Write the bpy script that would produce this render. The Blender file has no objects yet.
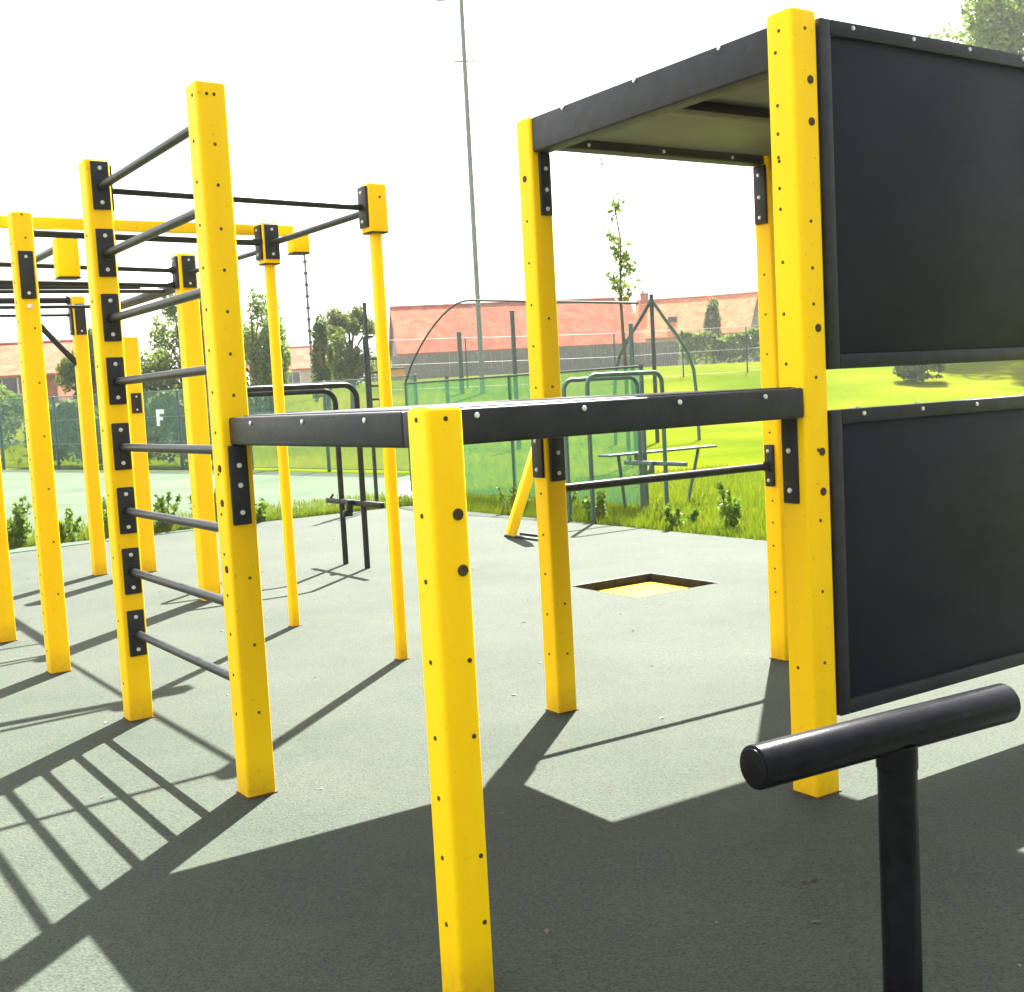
import bpy, bmesh, math, random
import numpy as np
from mathutils import Vector, Matrix
R = math.radians
HAZE = .0004
rng = np.random.default_rng(7)
random.seed(7)
C = bpy.context.scene.collection

# ------------------------------------------------------------------ frames
RZ = R(90 - 56.398)                      # the workout area's own axes: local x runs right-and-away, local y left-and-away
D1 = Vector((math.cos(RZ), math.sin(RZ), 0)); D2 = Vector((-math.sin(RZ), math.cos(RZ), 0))
def W(a, b, z=0.0): return D1 * a + D2 * b + Vector((0, 0, z))
def sstep(t): t = np.clip(t, 0, 1); return t * t * (3 - 2 * t)
def terrain(x, y):
    y0 = 30 + np.clip((np.asarray(x, float) + 5) / 20, 0, 1) * 22
    t = sstep((np.asarray(y, float) - y0) / (80 - y0))
    return t * 2.85 + 0.05 * np.sin(np.asarray(x) * .21 + 1) * np.sin(np.asarray(y) * .17) * sstep((np.asarray(y, float) - 22) / 10)
def tz(x, y): return float(terrain(x, y))

# ------------------------------------------------------------------ materials
def new_mat(name):
    m = bpy.data.materials.new(name); m.use_nodes = True
    nt = m.node_tree; nt.nodes.clear()
    out = nt.nodes.new('ShaderNodeOutputMaterial'); b = nt.nodes.new('ShaderNodeBsdfPrincipled')
    nt.links.new(b.outputs[0], out.inputs[0])
    return m, nt, b
def node(nt, typ, **kw):
    n = nt.nodes.new(typ)
    for k, v in kw.items():
        if k in n.inputs: n.inputs[k].default_value = v
        else: setattr(n, k, v)
    return n
def ramp(nt, src, stops):
    r = nt.nodes.new('ShaderNodeValToRGB'); e = r.color_ramp.elements
    e[0].position, e[0].color = stops[0][0], (*stops[0][1], 1)
    e[1].position, e[1].color = stops[1][0], (*stops[1][1], 1)
    for p, c in stops[2:]:
        q = e.new(p); q.color = (*c, 1)
    nt.links.new(src, r.inputs[0]); return r
def noisy(name, c1, c2, scale=8, rough=.5, bump=.1, bscale=60, spec=.5, metallic=0, detail=4, stretch=(1, 1, 1), lo=.35, hi=.65):
    m, nt, b = new_mat(name)
    tc = node(nt, 'ShaderNodeTexCoord'); mp = node(nt, 'ShaderNodeMapping'); mp.inputs['Scale'].default_value = stretch
    nt.links.new(tc.outputs['Object'], mp.inputs[0])
    n = node(nt, 'ShaderNodeTexNoise', Scale=scale, Detail=detail); nt.links.new(mp.outputs[0], n.inputs['Vector'])
    r = ramp(nt, n.outputs[0], [(lo, c1), (hi, c2)]); nt.links.new(r.outputs[0], b.inputs['Base Color'])
    b.inputs['Roughness'].default_value = rough; b.inputs['Metallic'].default_value = metallic
    b.inputs['Specular IOR Level'].default_value = spec
    if bump:
        n2 = node(nt, 'ShaderNodeTexNoise', Scale=bscale, Detail=3); nt.links.new(mp.outputs[0], n2.inputs['Vector'])
        bp = node(nt, 'ShaderNodeBump', Strength=bump, Distance=.01); nt.links.new(n2.outputs[0], bp.inputs['Height'])
        nt.links.new(bp.outputs[0], b.inputs['Normal'])
    return m

M = {}
def yellow_paint(grime=.85, name='yellow_paint'):
    m, nt, b = new_mat(name)
    tc = node(nt, 'ShaderNodeTexCoord'); mp = node(nt, 'ShaderNodeMapping'); mp.inputs['Scale'].default_value = (1, 1, .12)
    nt.links.new(tc.outputs['Object'], mp.inputs[0])
    n = node(nt, 'ShaderNodeTexNoise', Scale=9, Detail=5); nt.links.new(mp.outputs[0], n.inputs['Vector'])
    r = ramp(nt, n.outputs[0], [(.3, (.94, .555, .001)), (.7, (.98, .645, .001))])
    # scuffs and dirt
    s = node(nt, 'ShaderNodeTexNoise', Scale=38, Detail=6, Roughness=.7); nt.links.new(tc.outputs['Object'], s.inputs['Vector'])
    sr = ramp(nt, s.outputs[0], [(.625, (0, 0, 0)), (.72, (1, 1, 1))])
    mx = node(nt, 'ShaderNodeMixRGB'); mx.inputs[2].default_value = (.42, .24, .02, 1)
    ml = node(nt, 'ShaderNodeMath', operation='MULTIPLY'); ml.inputs[1].default_value = .65
    nt.links.new(sr.outputs[0], ml.inputs[0]); nt.links.new(ml.outputs[0], mx.inputs[0]); nt.links.new(r.outputs[0], mx.inputs[1])
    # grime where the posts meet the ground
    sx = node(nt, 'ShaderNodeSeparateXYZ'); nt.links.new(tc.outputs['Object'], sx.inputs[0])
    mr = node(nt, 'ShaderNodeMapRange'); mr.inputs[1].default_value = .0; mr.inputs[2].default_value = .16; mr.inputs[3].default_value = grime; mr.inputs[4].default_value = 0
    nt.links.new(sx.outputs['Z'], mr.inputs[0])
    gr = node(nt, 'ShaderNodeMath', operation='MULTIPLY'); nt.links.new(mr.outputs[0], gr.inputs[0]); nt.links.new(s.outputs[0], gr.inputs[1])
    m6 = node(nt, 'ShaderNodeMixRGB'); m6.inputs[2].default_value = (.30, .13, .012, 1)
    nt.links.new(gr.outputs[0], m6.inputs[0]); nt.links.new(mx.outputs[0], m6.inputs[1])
    nt.links.new(m6.outputs[0], b.inputs['Base Color'])
    b.inputs['Roughness'].default_value = .5; b.inputs['Specular IOR Level'].default_value = .10
    g = node(nt, 'ShaderNodeTexNoise', Scale=55, Detail=3); nt.links.new(mp.outputs[0], g.inputs['Vector'])
    bp = node(nt, 'ShaderNodeBump', Strength=.12, Distance=.004); nt.links.new(g.outputs[0], bp.inputs['Height']); nt.links.new(bp.outputs[0], b.inputs['Normal'])
    return m
M['yellow'] = yellow_paint()
M['yellow_clean'] = yellow_paint(0, 'yellow_paint_clean')
M['black'] = noisy('black_plastic', (.009, .011, .014), (.017, .019, .024), 14, .36, .15, 90, .32)
M['panel'] = noisy('panel_plastic', (.008, .011, .016), (.012, .015, .021), 2.5, .5, .05, 30, .13)
def panel_scuffs(m, st, col, thr):
    nt = m.node_tree; b = [x for x in nt.nodes if x.type == 'BSDF_PRINCIPLED'][0]; src = b.inputs['Base Color'].links[0].from_socket
    tc = node(nt, 'ShaderNodeTexCoord'); mp = node(nt, 'ShaderNodeMapping'); mp.inputs['Scale'].default_value = st
    nt.links.new(tc.outputs['Object'], mp.inputs[0]); n = node(nt, 'ShaderNodeTexNoise', Scale=3, Detail=8, Roughness=.72); nt.links.new(mp.outputs[0], n.inputs['Vector'])
    r = ramp(nt, n.outputs[0], [(thr, (0, 0, 0)), (thr + .12, (.7, .7, .7))]); mx = node(nt, 'ShaderNodeMixRGB'); mx.inputs[2].default_value = (*col, 1)
    nt.links.new(r.outputs[0], mx.inputs[0]); nt.links.new(src, mx.inputs[1]); nt.links.new(mx.outputs[0], b.inputs['Base Color'])
    r2 = ramp(nt, n.outputs[0], [(.35, (.44,) * 3), (.65, (.54,) * 3)]); nt.links.new(r2.outputs[0], b.inputs['Roughness'])
panel_scuffs(M['panel'], (1.5, 1, 5), (.035, .037, .036), .66)
panel_scuffs(M['black'], (3, 3, 9), (.05, .052, .054), .64)
M['roofpanel'] = noisy('grey_board', (.075, .085, .072), (.115, .128, .105), 2.2, .5, .05, 20, .4)
M['pit'] = noisy('pit_rubber', (.010, .010, .008), (.02, .02, .016), 20, 1, .1, 60, 0)
M['steel'] = noisy('bolt_steel', (.62, .63, .64), (.75, .76, .77), 20, .3, 0, 10, .5, metallic=.6)
M['hole'] = noisy('rusty_cap', (.035, .022, .008), (.085, .05, .015), 60, .7, .1, 80, .3)
M['bar'] = noisy('dark_metal', (.010, .012, .013), (.018, .021, .022), 20, .36, .06, 120, .2)
M['tbar'] = noisy('black_rubber_tube', (.0035, .0035, .005), (.007, .007, .010), 18, .24, .06, 140, .13)
M['rust'] = noisy('rust_stain', (.06, .03, .012), (.14, .06, .018), 40, .8, .2, 60, .2)
M['galv'] = noisy('galvanised_steel', (.12, .14, .14), (.20, .22, .22), 9, .6, .1, 40, .3)
M['fencepost'] = noisy('dark_fence_steel', (.02, .028, .025), (.035, .045, .04), 9, .5, .1, 40, .4)
M['teal'] = noisy('green_tube', (.035, .075, .07), (.055, .105, .095), 9, .35, .1, 40, .5)
M['roof_red'] = noisy('terracotta_tiles', (.30, .075, .040), (.42, .125, .07), 1.4, .9, .3, 14, .05)
M['roof_orange'] = noisy('orange_tiles', (.40, .14, .06), (.50, .20, .095), 1.6, .9, .3, 14, .05)
def tile_rows(m, scale):
    nt = m.node_tree; b = [x for x in nt.nodes if x.type == 'BSDF_PRINCIPLED'][0]; src = b.inputs['Base Color'].links[0].from_socket
    tc = node(nt, 'ShaderNodeTexCoord'); br = node(nt, 'ShaderNodeTexBrick', Scale=scale); br.inputs['Color1'].default_value = (1.1, 1.1, 1.1, 1); br.inputs['Color2'].default_value = (.86, .86, .86, 1); br.inputs['Mortar'].default_value = (.7, .7, .7, 1); br.inputs['Mortar Size'].default_value = .012
    nt.links.new(tc.outputs['Object'], br.inputs['Vector']); mx = node(nt, 'ShaderNodeMixRGB', blend_type='MULTIPLY'); mx.inputs[0].default_value = 1
    nt.links.new(src, mx.inputs[1]); nt.links.new(br.outputs['Color'], mx.inputs[2]); nt.links.new(mx.outputs[0], b.inputs['Base Color'])
tile_rows(M['roof_red'], 1.1); tile_rows(M['roof_orange'], 1.1)
M['brick'] = noisy('red_brick', (.22, .08, .045), (.34, .13, .08), 2.5, .85, .3, 20, .2)
M['render'] = noisy('pale_render', (.36, .34, .29), (.5, .47, .4), 2.5, .85, .1, 20, .2)
M['greywall'] = noisy('grey_render', (.17, .17, .165), (.25, .25, .24), 1.8, .85, .1, 20, .2)
M['glass'] = noisy('window_glass', (.02, .024, .03), (.04, .045, .05), 1.2, .08, 0, 5, .6)
M['white'] = noisy('white_paint', (.68, .68, .66), (.8, .8, .78), 5, .5, .05, 30, .4)
M['timber'] = noisy('grey_timber', (.14, .125, .12), (.24, .22, .215), 5, .85, .2, 30, .2, stretch=(4, 4, .4))
M['bark'] = noisy('bark', (.055, .045, .03), (.12, .10, .07), 12, .9, .5, 30, .1, stretch=(1, 1, .3))
M['orange'] = noisy('orange_paint', (.55, .22, .02), (.65, .30, .03), 4, .6, .05, 20, .3)
M['concrete'] = noisy('concrete', (.38, .38, .36), (.48, .48, .46), 3, .9, .2, 40, .2)

def leaf_mat(name, c1, c2, scale=1.3):
    m, nt, b = new_mat(name)
    tc = node(nt, 'ShaderNodeTexCoord'); n = node(nt, 'ShaderNodeTexNoise', Scale=scale, Detail=3)
    nt.links.new(tc.outputs['Object'], n.inputs['Vector'])
    g = node(nt, 'ShaderNodeNewGeometry'); ad = node(nt, 'ShaderNodeMath', operation='MULTIPLY_ADD'); ad.inputs[1].default_value = .35; ad.inputs[2].default_value = -.17
    nt.links.new(g.outputs['Random Per Island'], ad.inputs[0])
    a2 = node(nt, 'ShaderNodeMath', operation='ADD'); nt.links.new(n.outputs[0], a2.inputs[0]); nt.links.new(ad.outputs[0], a2.inputs[1])
    r = ramp(nt, a2.outputs[0], [(.3, c1), (.72, c2)]); nt.links.new(r.outputs[0], b.inputs['Base Color'])
    b.inputs['Roughness'].default_value = .6; b.inputs['Specular IOR Level'].default_value = .25
    tr = node(nt, 'ShaderNodeBsdfTranslucent'); nt.links.new(r.outputs[0], tr.inputs[0])
    mx = node(nt, 'ShaderNodeMixShader'); mx.inputs[0].default_value = .4
    out = [x for x in nt.nodes if x.type == 'OUTPUT_MATERIAL'][0]
    nt.links.new(b.outputs[0], mx.inputs[1]); nt.links.new(tr.outputs[0], mx.inputs[2]); nt.links.new(mx.outputs[0], out.inputs[0])
    return m
M['leaf'] = leaf_mat('leaf_green', (.085, .15, .014), (.19, .25, .035))
M['leafdark'] = leaf_mat('leaf_dark', (.07, .13, .020), (.14, .20, .038))
M['leafyellow'] = leaf_mat('leaf_yellowgreen', (.07, .11, .015), (.16, .19, .03))
M['weed'] = leaf_mat('weed_green', (.075, .15, .008), (.17, .24, .015), 3)
M['blade'] = leaf_mat('grass_blade', (.08, .135, .004), (.16, .20, .008), 2)

def net_mat(name, col, alpha, scale, transl=.5):
    m, nt, b = new_mat(name)
    b.inputs['Base Color'].default_value = (*col, 1); b.inputs['Roughness'].default_value = .7
    tc = node(nt, 'ShaderNodeTexCoord'); n = node(nt, 'ShaderNodeTexNoise', Scale=scale, Detail=4, Roughness=.7)
    nt.links.new(tc.outputs['Object'], n.inputs['Vector'])
    r = ramp(nt, n.outputs[0], [(.3, (alpha * .75,) * 3), (.7, (min(1, alpha * 1.25),) * 3)])
    tr = node(nt, 'ShaderNodeBsdfTransparent'); tl = node(nt, 'ShaderNodeBsdfTranslucent'); tl.inputs[0].default_value = (*col, 1)
    m1 = node(nt, 'ShaderNodeMixShader'); m1.inputs[0].default_value = transl
    nt.links.new(b.outputs[0], m1.inputs[1]); nt.links.new(tl.outputs[0], m1.inputs[2])
    m2 = node(nt, 'ShaderNodeMixShader'); nt.links.new(r.outputs[0], m2.inputs[0])
    nt.links.new(tr.outputs[0], m2.inputs[1]); nt.links.new(m1.outputs[0], m2.inputs[2])
    out = [x for x in nt.nodes if x.type == 'OUTPUT_MATERIAL'][0]; nt.links.new(m2.outputs[0], out.inputs[0])
    return m
M['screen'] = net_mat('green_windscreen', (.040, .15, .065), .66, 5, .3)
M['screen2'] = net_mat('teal_windscreen', (.045, .095, .07), .48, 5, .2)
M['net'] = net_mat('grey_green_net', (.06, .085, .07), .25, 6, .2)
M['wire'] = net_mat('wire_mesh', (.06, .08, .07), .14, 8, .2)

def ground_mat():
    m, nt, b = new_mat('rubber_safety_surface')
    tc = node(nt, 'ShaderNodeTexCoord'); o = tc.outputs['Object']
    big = node(nt, 'ShaderNodeTexNoise', Scale=.8, Detail=5, Roughness=.6); nt.links.new(o, big.inputs['Vector'])
    r1 = ramp(nt, big.outputs[0], [(.3, (.026, .036, .025)), (.7, (.040, .050, .037))])
    fine = node(nt, 'ShaderNodeTexNoise', Scale=110, Detail=3, Roughness=.75); nt.links.new(o, fine.inputs['Vector'])
    r2 = ramp(nt, fine.outputs[0], [(.32, (.55, .55, .55)), (.68, (1.35, 1.35, 1.35))])
    mx = node(nt, 'ShaderNodeMixRGB', blend_type='MULTIPLY'); mx.inputs[0].default_value = 1
    nt.links.new(r1.outputs[0], mx.inputs[1]); nt.links.new(r2.outputs[0], mx.inputs[2])
    # moss / wear patches
    med = node(nt, 'ShaderNodeTexNoise', Scale=3.2, Detail=7, Roughness=.68); nt.links.new(o, med.inputs['Vector'])
    r3 = ramp(nt, med.outputs[0], [(.47, (0, 0, 0)), (.68, (.5, .5, .5))])
    m3 = node(nt, 'ShaderNodeMixRGB'); m3.inputs[2].default_value = (.036, .045, .026, 1)
    nt.links.new(r3.outputs[0], m3.inputs[0]); nt.links.new(mx.outputs[0], m3.inputs[1])
    # small pale scuffs
    sc = node(nt, 'ShaderNodeTexNoise', Scale=7, Detail=8, Roughness=.8); nt.links.new(o, sc.inputs['Vector'])
    r4 = ramp(nt, sc.outputs[0], [(.645, (0, 0, 0)), (.72, (.6, .6, .6))])
    m4 = node(nt, 'ShaderNodeMixRGB'); m4.inputs[2].default_value = (.15, .15, .14, 1)
    nt.links.new(r4.outputs[0], m4.inputs[0]); nt.links.new(m3.outputs[0], m4.inputs[1])
    # dark blotches
    dk = node(nt, 'ShaderNodeTexNoise', Scale=5.3, Detail=6, Roughness=.75, Distortion=.6); nt.links.new(o, dk.inputs['Vector'])
    r5 = ramp(nt, dk.outputs[0], [(.64, (0, 0, 0)), (.72, (.35, .35, .35))])
    m5 = node(nt, 'ShaderNodeMixRGB'); m5.inputs[2].default_value = (.018, .019, .014, 1)
    nt.links.new(r5.outputs[0], m5.inputs[0]); nt.links.new(m4.outputs[0], m5.inputs[1])
    # pressed dimple pattern of the rubber
    vd = node(nt, 'ShaderNodeTexVoronoi', Scale=62); nt.links.new(o, vd.inputs['Vector'])
    rd = ramp(nt, vd.outputs['Distance'], [(.05, (.62, .62, .62)), (.45, (1.12, 1.12, 1.12))])
    m7 = node(nt, 'ShaderNodeMixRGB', blend_type='MULTIPLY'); m7.inputs[0].default_value = 1
    nt.links.new(m5.outputs[0], m7.inputs[1]); nt.links.new(rd.outputs[0], m7.inputs[2])
    nt.links.new(m7.outputs[0], b.inputs['Base Color'])
    b.inputs['Roughness'].default_value = .85; b.inputs['Specular IOR Level'].default_value = .2
    v = node(nt, 'ShaderNodeTexVoronoi', Scale=95); nt.links.new(o, v.inputs['Vector'])
    ad = node(nt, 'ShaderNodeMath', operation='ADD'); nt.links.new(v.outputs['Distance'], ad.inputs[0]); nt.links.new(fine.outputs[0], ad.inputs[1])
    bp = node(nt, 'ShaderNodeBump', Strength=.55, Distance=.006); nt.links.new(ad.outputs[0], bp.inputs['Height']); nt.links.new(bp.outputs[0], b.inputs['Normal'])
    return m
M['rubber'] = ground_mat()

def grass_mat():
    m, nt, b = new_mat('mown_grass')
    tc = node(nt, 'ShaderNodeTexCoord'); o = tc.outputs['Object']
    n = node(nt, 'ShaderNodeTexNoise', Scale=.12, Detail=6, Roughness=.62); nt.links.new(o, n.inputs['Vector'])
    r = ramp(nt, n.outputs[0], [(.32, (.045, .078, .003)), (.52, (.085, .108, .003)), (.72, (.125, .122, .010))])
    f = node(nt, 'ShaderNodeTexNoise', Scale=14, Detail=5, Roughness=.8); nt.links.new(o, f.inputs['Vector'])
    r2 = ramp(nt, f.outputs[0], [(.3, (.6, .6, .6)), (.7, (1.3, 1.3, 1.3))])
    mx = node(nt, 'ShaderNodeMixRGB', blend_type='MULTIPLY'); mx.inputs[0].default_value = 1
    nt.links.new(r.outputs[0], mx.inputs[1]); nt.links.new(r2.outputs[0], mx.inputs[2])
    nt.links.new(mx.outputs[0], b.inputs['Base Color']); b.inputs['Roughness'].default_value = 1; b.inputs['Specular IOR Level'].default_value = 0
    bp = node(nt, 'ShaderNodeBump', Strength=.6, Distance=.05); nt.links.new(f.outputs[0], bp.inputs['Height']); nt.links.new(bp.outputs[0], b.inputs['Normal'])
    return m
M['grass'] = grass_mat()
M['pitch'] = noisy('pale_green_court', (.056, .078, .052), (.076, .100, .068), .5, .95, .2, 20, .02)

# ------------------------------------------------------------------ mesh builder
class MB:
    def __init__(s): s.bm = bmesh.new()
    def _add(s, tmp, mat, mi, smooth=False):
        if mat is not None: bmesh.ops.transform(tmp, matrix=mat, verts=tmp.verts)
        for f in tmp.faces: f.material_index = mi; f.smooth = smooth
        me = bpy.data.meshes.new('t'); tmp.to_mesh(me); tmp.free()
        s.bm.from_mesh(me); bpy.data.meshes.remove(me)
    def box(s, lo, hi, mi=0, bev=0.0, mat=None, seg=2):
        t = bmesh.new(); bmesh.ops.create_cube(t, size=1)
        lo, hi = Vector(lo), Vector(hi); d = hi - lo; c = (hi + lo) / 2
        for v in t.verts: v.co = Vector((v.co.x * d.x, v.co.y * d.y, v.co.z * d.z)) + c
        if bev: bmesh.ops.bevel(t, geom=t.edges[:], offset=min(bev, min(abs(x) for x in d) * .45), segments=seg, profile=.5, affect='EDGES')
        s._add(t, mat, mi); return s
    def cyl(s, p, q, r, mi=0, r2=None, n=16, smooth=True, bev=0):
        p, q = Vector(p), Vector(q); d = q - p
        t = bmesh.new(); bmesh.ops.create_cone(t, cap_ends=True, segments=n, radius1=r, radius2=r if r2 is None else r2, depth=d.length)
        if bev:
            es = [e for e in t.edges if abs(e.verts[0].co.z - e.verts[1].co.z) < 1e-6]
            bmesh.ops.bevel(t, geom=es, offset=bev, segments=3, profile=.5, affect='EDGES')
        m = Matrix.Translation((p + q) / 2) @ d.to_track_quat('Z', 'Y').to_matrix().to_4x4()
        s._add(t, m, mi, False)
        return s
    def tube(s, pts, r, mi=0, n=12, closed_ends=True):
        pts = [Vector(p) for p in pts]; t = bmesh.new(); rings = []
        up = None
        for i, p in enumerate(pts):
            d = (pts[min(i + 1, len(pts) - 1)] - pts[max(i - 1, 0)]).normalized()
            if up is None: up = d.orthogonal().normalized()
            up = (up - d * up.dot(d)).normalized(); sd = d.cross(up)
            rr = r[i] if isinstance(r, (list, tuple)) else r
            rings.append([t.verts.new(p + (up * math.cos(a) + sd * math.sin(a)) * rr) for a in [2 * math.pi * k / n for k in range(n)]])
        for a, b in zip(rings, rings[1:]):
            for k in range(n): t.faces.new((a[k], a[(k + 1) % n], b[(k + 1) % n], b[k]))
        if closed_ends:
            t.faces.new(rings[0][::-1]); t.faces.new(rings[-1])
        bmesh.ops.recalc_face_normals(t, faces=t.faces[:])
        s._add(t, None, mi, False); return s
    def prism(s, poly, z0, z1, mi=0):
        t = bmesh.new(); a = [t.verts.new((x, y, z0)) for x, y in poly]; b = [t.verts.new((x, y, z1)) for x, y in poly]
        k = len(poly)
        for i in range(k): t.faces.new((a[i], a[(i + 1) % k], b[(i + 1) % k], b[i]))
        t.faces.new(a[::-1]); t.faces.new(b); bmesh.ops.recalc_face_normals(t, faces=t.faces[:])
        s._add(t, None, mi); return s
    def poly(s, pts, mi=0):
        vs = [s.bm.verts.new(p) for p in pts]; f = s.bm.faces.new(vs); f.material_index = mi; return s
    def build(s, name, mats, parent=None, loc=(0, 0, 0), rot=(0, 0, 0), autosmooth=True):
        me = bpy.data.meshes.new(name); s.bm.to_mesh(me); s.bm.free()
        for m in (mats if isinstance(mats, (list, tuple)) else [mats]): me.materials.append(M[m] if isinstance(m, str) else m)
        if autosmooth:
            me.polygons.foreach_set('use_smooth', [True] * len(me.polygons)); me.set_sharp_from_angle(angle=R(38))
        o = bpy.data.objects.new(name, me); C.objects.link(o); o.parent = parent; o.location = loc; o.rotation_euler = rot
        return o
def tag(o, label, cat, group=None, kind=None):
    if label: o['label'] = label
    if cat: o['category'] = cat
    if group: o['group'] = group
    if kind: o['kind'] = kind
    return o
def empty(name, loc, rz, label, cat, group=None):
    o = bpy.data.objects.new(name, None); o.empty_display_size = .2; C.objects.link(o); o.location = loc; o.rotation_euler = (0, 0, rz)
    return tag(o, label, cat, group)
def copy_tree(o, parent=None):
    c = o.copy(); C.objects.link(c); c.parent = parent
    for ch in list(o.children): copy_tree(ch, c)
    return c
def np_mesh(name, V, F, mat, parent=None, loc=(0, 0, 0)):
    me = bpy.data.meshes.new(name); V = np.asarray(V, np.float32); F = np.asarray(F, np.int32)
    me.vertices.add(len(V)); me.vertices.foreach_set('co', V.ravel())
    k = F.shape[1]; me.loops.add(F.size); me.loops.foreach_set('vertex_index', F.ravel())
    me.polygons.add(len(F)); me.polygons.foreach_set('loop_start', np.arange(0, F.size, k, dtype=np.int32))
    me.polygons.foreach_set('loop_total', np.full(len(F), k, np.int32))
    me.update(calc_edges=True); me.materials.append(M[mat])
    o = bpy.data.objects.new(name, me); C.objects.link(o); o.parent = parent; o.location = loc; return o

# ================================================================== THE WORKOUT RIG
RC = (2.6, 5.6)                                           # the rig's own origin in the area's axes
rig = empty('workout_rig', W(*RC), RZ, 'large yellow-posted outdoor workout rig with black bars, raised platform and roofed tower', 'workout rig')
def L(a, b, z=0.0): return Vector((a - RC[0], b - RC[1], z))
def rounded_square(w, r, n=4):
    h = w / 2; pts = []
    for cx, cy, a0 in ((h - r, h - r, 0), (-h + r, h - r, 90), (-h + r, -h + r, 180), (h - r, -h + r, 270)):
        for k in range(n + 1):
            a = R(a0 + 90 * k / n); pts.append((cx + r * math.cos(a), cy + r * math.sin(a)))
    return pts
def post_body(mb, w, z0, z1, r=.014, cap=.016):
    t = bmesh.new(); prev = None
    for z, ww in ((z0, w), (z1 - cap, w), (z1 - cap * .45, w - cap * .5), (z1, w - cap * 1.5)):
        ring = [t.verts.new((x, y, z)) for x, y in rounded_square(ww, r)]
        if prev:
            k = len(ring)
            for i in range(k): t.faces.new((prev[i], prev[(i + 1) % k], ring[(i + 1) % k], ring[i]))
        else: t.faces.new(ring[::-1])
        prev = ring
    t.faces.new(prev); bmesh.ops.recalc_face_normals(t, faces=t.faces[:])
    mb._add(t, None, 0)
FN = {'-x': Vector((-1, 0, 0)), '+x': Vector((1, 0, 0)), '-y': Vector((0, -1, 0)), '+y': Vector((0, 1, 0))}
def stud(mb, face, w, off, z, r, mi, proud=.0025, n=12):
    nrm = FN[face]; side = Vector((-nrm.y, nrm.x, 0))
    p = nrm * (w / 2 - .004) + side * off + Vector((0, 0, z))
    mb.cyl(p, p + nrm * (.004 + proud), r, mi, n=n, bev=min(.0012, proud * .4))
def plate(parent, face, w, z0, z1, width=.092, off=0.0, th=.012, bolts=True, name='bracket'):
    nrm = FN[face]; side = Vector((-nrm.y, nrm.x, 0)); mb = MB()
    c = nrm * (w / 2 + th / 2 + .001) + side * off
    hx = abs(side.x) * width / 2 + abs(nrm.x) * th / 2; hy = abs(side.y) * width / 2 + abs(nrm.y) * th / 2
    mb.box((c.x - hx, c.y - hy, z0), (c.x + hx, c.y + hy, z1), 0, .005)
    if bolts:
        for z in ((z0 + .035, z1 - .035) if bolts is True else bolts):
            p = nrm * (w / 2 + th) + side * off + Vector((0, 0, z))
            mb.cyl(p, p + nrm * .007, .0105, 1, n=8, bev=.002); mb.cyl(p + nrm * .007, p + nrm * .011, .006, 1, n=8)
    return mb.build(name, ['black', 'steel'], parent)
POST = {}
def post(key, a, b, h, w=.125, studs=(), caps=(), cls='post'):
    mb = MB(); post_body(mb, w, 0, h)
    for face, off, z in studs: stud(mb, face, w, off, z, .0065, 1)
    for face, off, z in caps: stud(mb, face, w, off, z, .0155, 1, .004)
    o = mb.build(cls, ['yellow', 'hole'], rig, L(a, b)); POST[key] = (o, a, b, w)
    g = MB(); hw = w / 2 + .004
    g.box((-hw, -hw, 0.0), (hw, hw, .010), 0, .003); g.build('base_collar', 'rust', o)
    return o
def zs(z0, z1, step, jit=.0): return [z0 + step * i + random.uniform(-jit, jit) for i in range(int((z1 - z0) / step) + 1)]
def col(face, off, z0, z1, step=.165, skip=0.0): return [(face, off + random.uniform(-.002, .002), z) for z in zs(z0, z1, step, .004) if random.random() >= skip]
A = (1.77, 4.70); Bp = (1.76, 6.31); L1 = (1.72, 7.86); L0 = (1.68, 9.26); Rp = (3.442, 3.166); S = (3.44, 4.83)
P1 = (3.44, 6.50); P2 = (3.42, 8.08); T = (5.02, 4.815); U = (5.035, 3.17); L2 = (3.17, 12.33); L3 = (3.58, 12.10); L4 = (3.41, 9.81)
pA = post('A', *A, 2.885, studs=col('-x', .0, .35, 2.75, .165) + col('-y', .0, 1.65, 2.7, .165) + col('-y', .012, .35, 1.05, .28) + [('-x', .02, 2.83), ('-y', -.02, 2.83), ('-y', .01, 2.83)], caps=[('-x', .02, 1.36), ('-x', .02, 1.22), ('-x', .015, .95)])
pB = post('B', *Bp, 2.885, studs=col('-x', .0, .2, 2.8, .33))
pL1 = post('L1', *L1, 2.86, studs=col('-x', .01, .15, 2.7, .12) + col('-y', .02, .5, 2.3, .33) + [('-y', 0, 2.84), ('-y', .01, 2.70)])
pL0 = post('L0', *L0, 2.86, studs=col('-x', .0, .3, 2.7, .3))
pR = post('R', *Rp, 2.935, w=.130, studs=col('-x', -.02, 1.65, 2.88, .19) + col('-y', .0, .25, 2.2, .27, .2) + [('-x', -.01, .5), ('-x', .0, 2.86), ('-y', .0, 2.86), ('-y', 0, 2.17), ('-y', 0, 2.0)] + col('-x', -.02, 2.3, 2.5, .1),
          caps=[('-y', .02, 2.68), ('-y', .02, 2.53), ('-y', .02, 1.78), ('-y', .02, 1.32), ('-y', .02, 1.17)])
pS = post('S', *S, 2.905, w=.116, studs=col('-x', .0, .3, 1.1, .2) + col('-x', .0, 1.62, 2.75, .2) + [('-y', .0, 1.95), ('-y', .01, .55), ('-y', .01, .3), ('-y', 0, 1.62)], caps=[('-x', .0, 2.62)])
pT = post('T', *T, 2.90, studs=col('-x', .0, .4, .95, .13) + col('-x', .0, 1.3, 2.3, .22))
pU = post('U', *U, 2.90)
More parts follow.
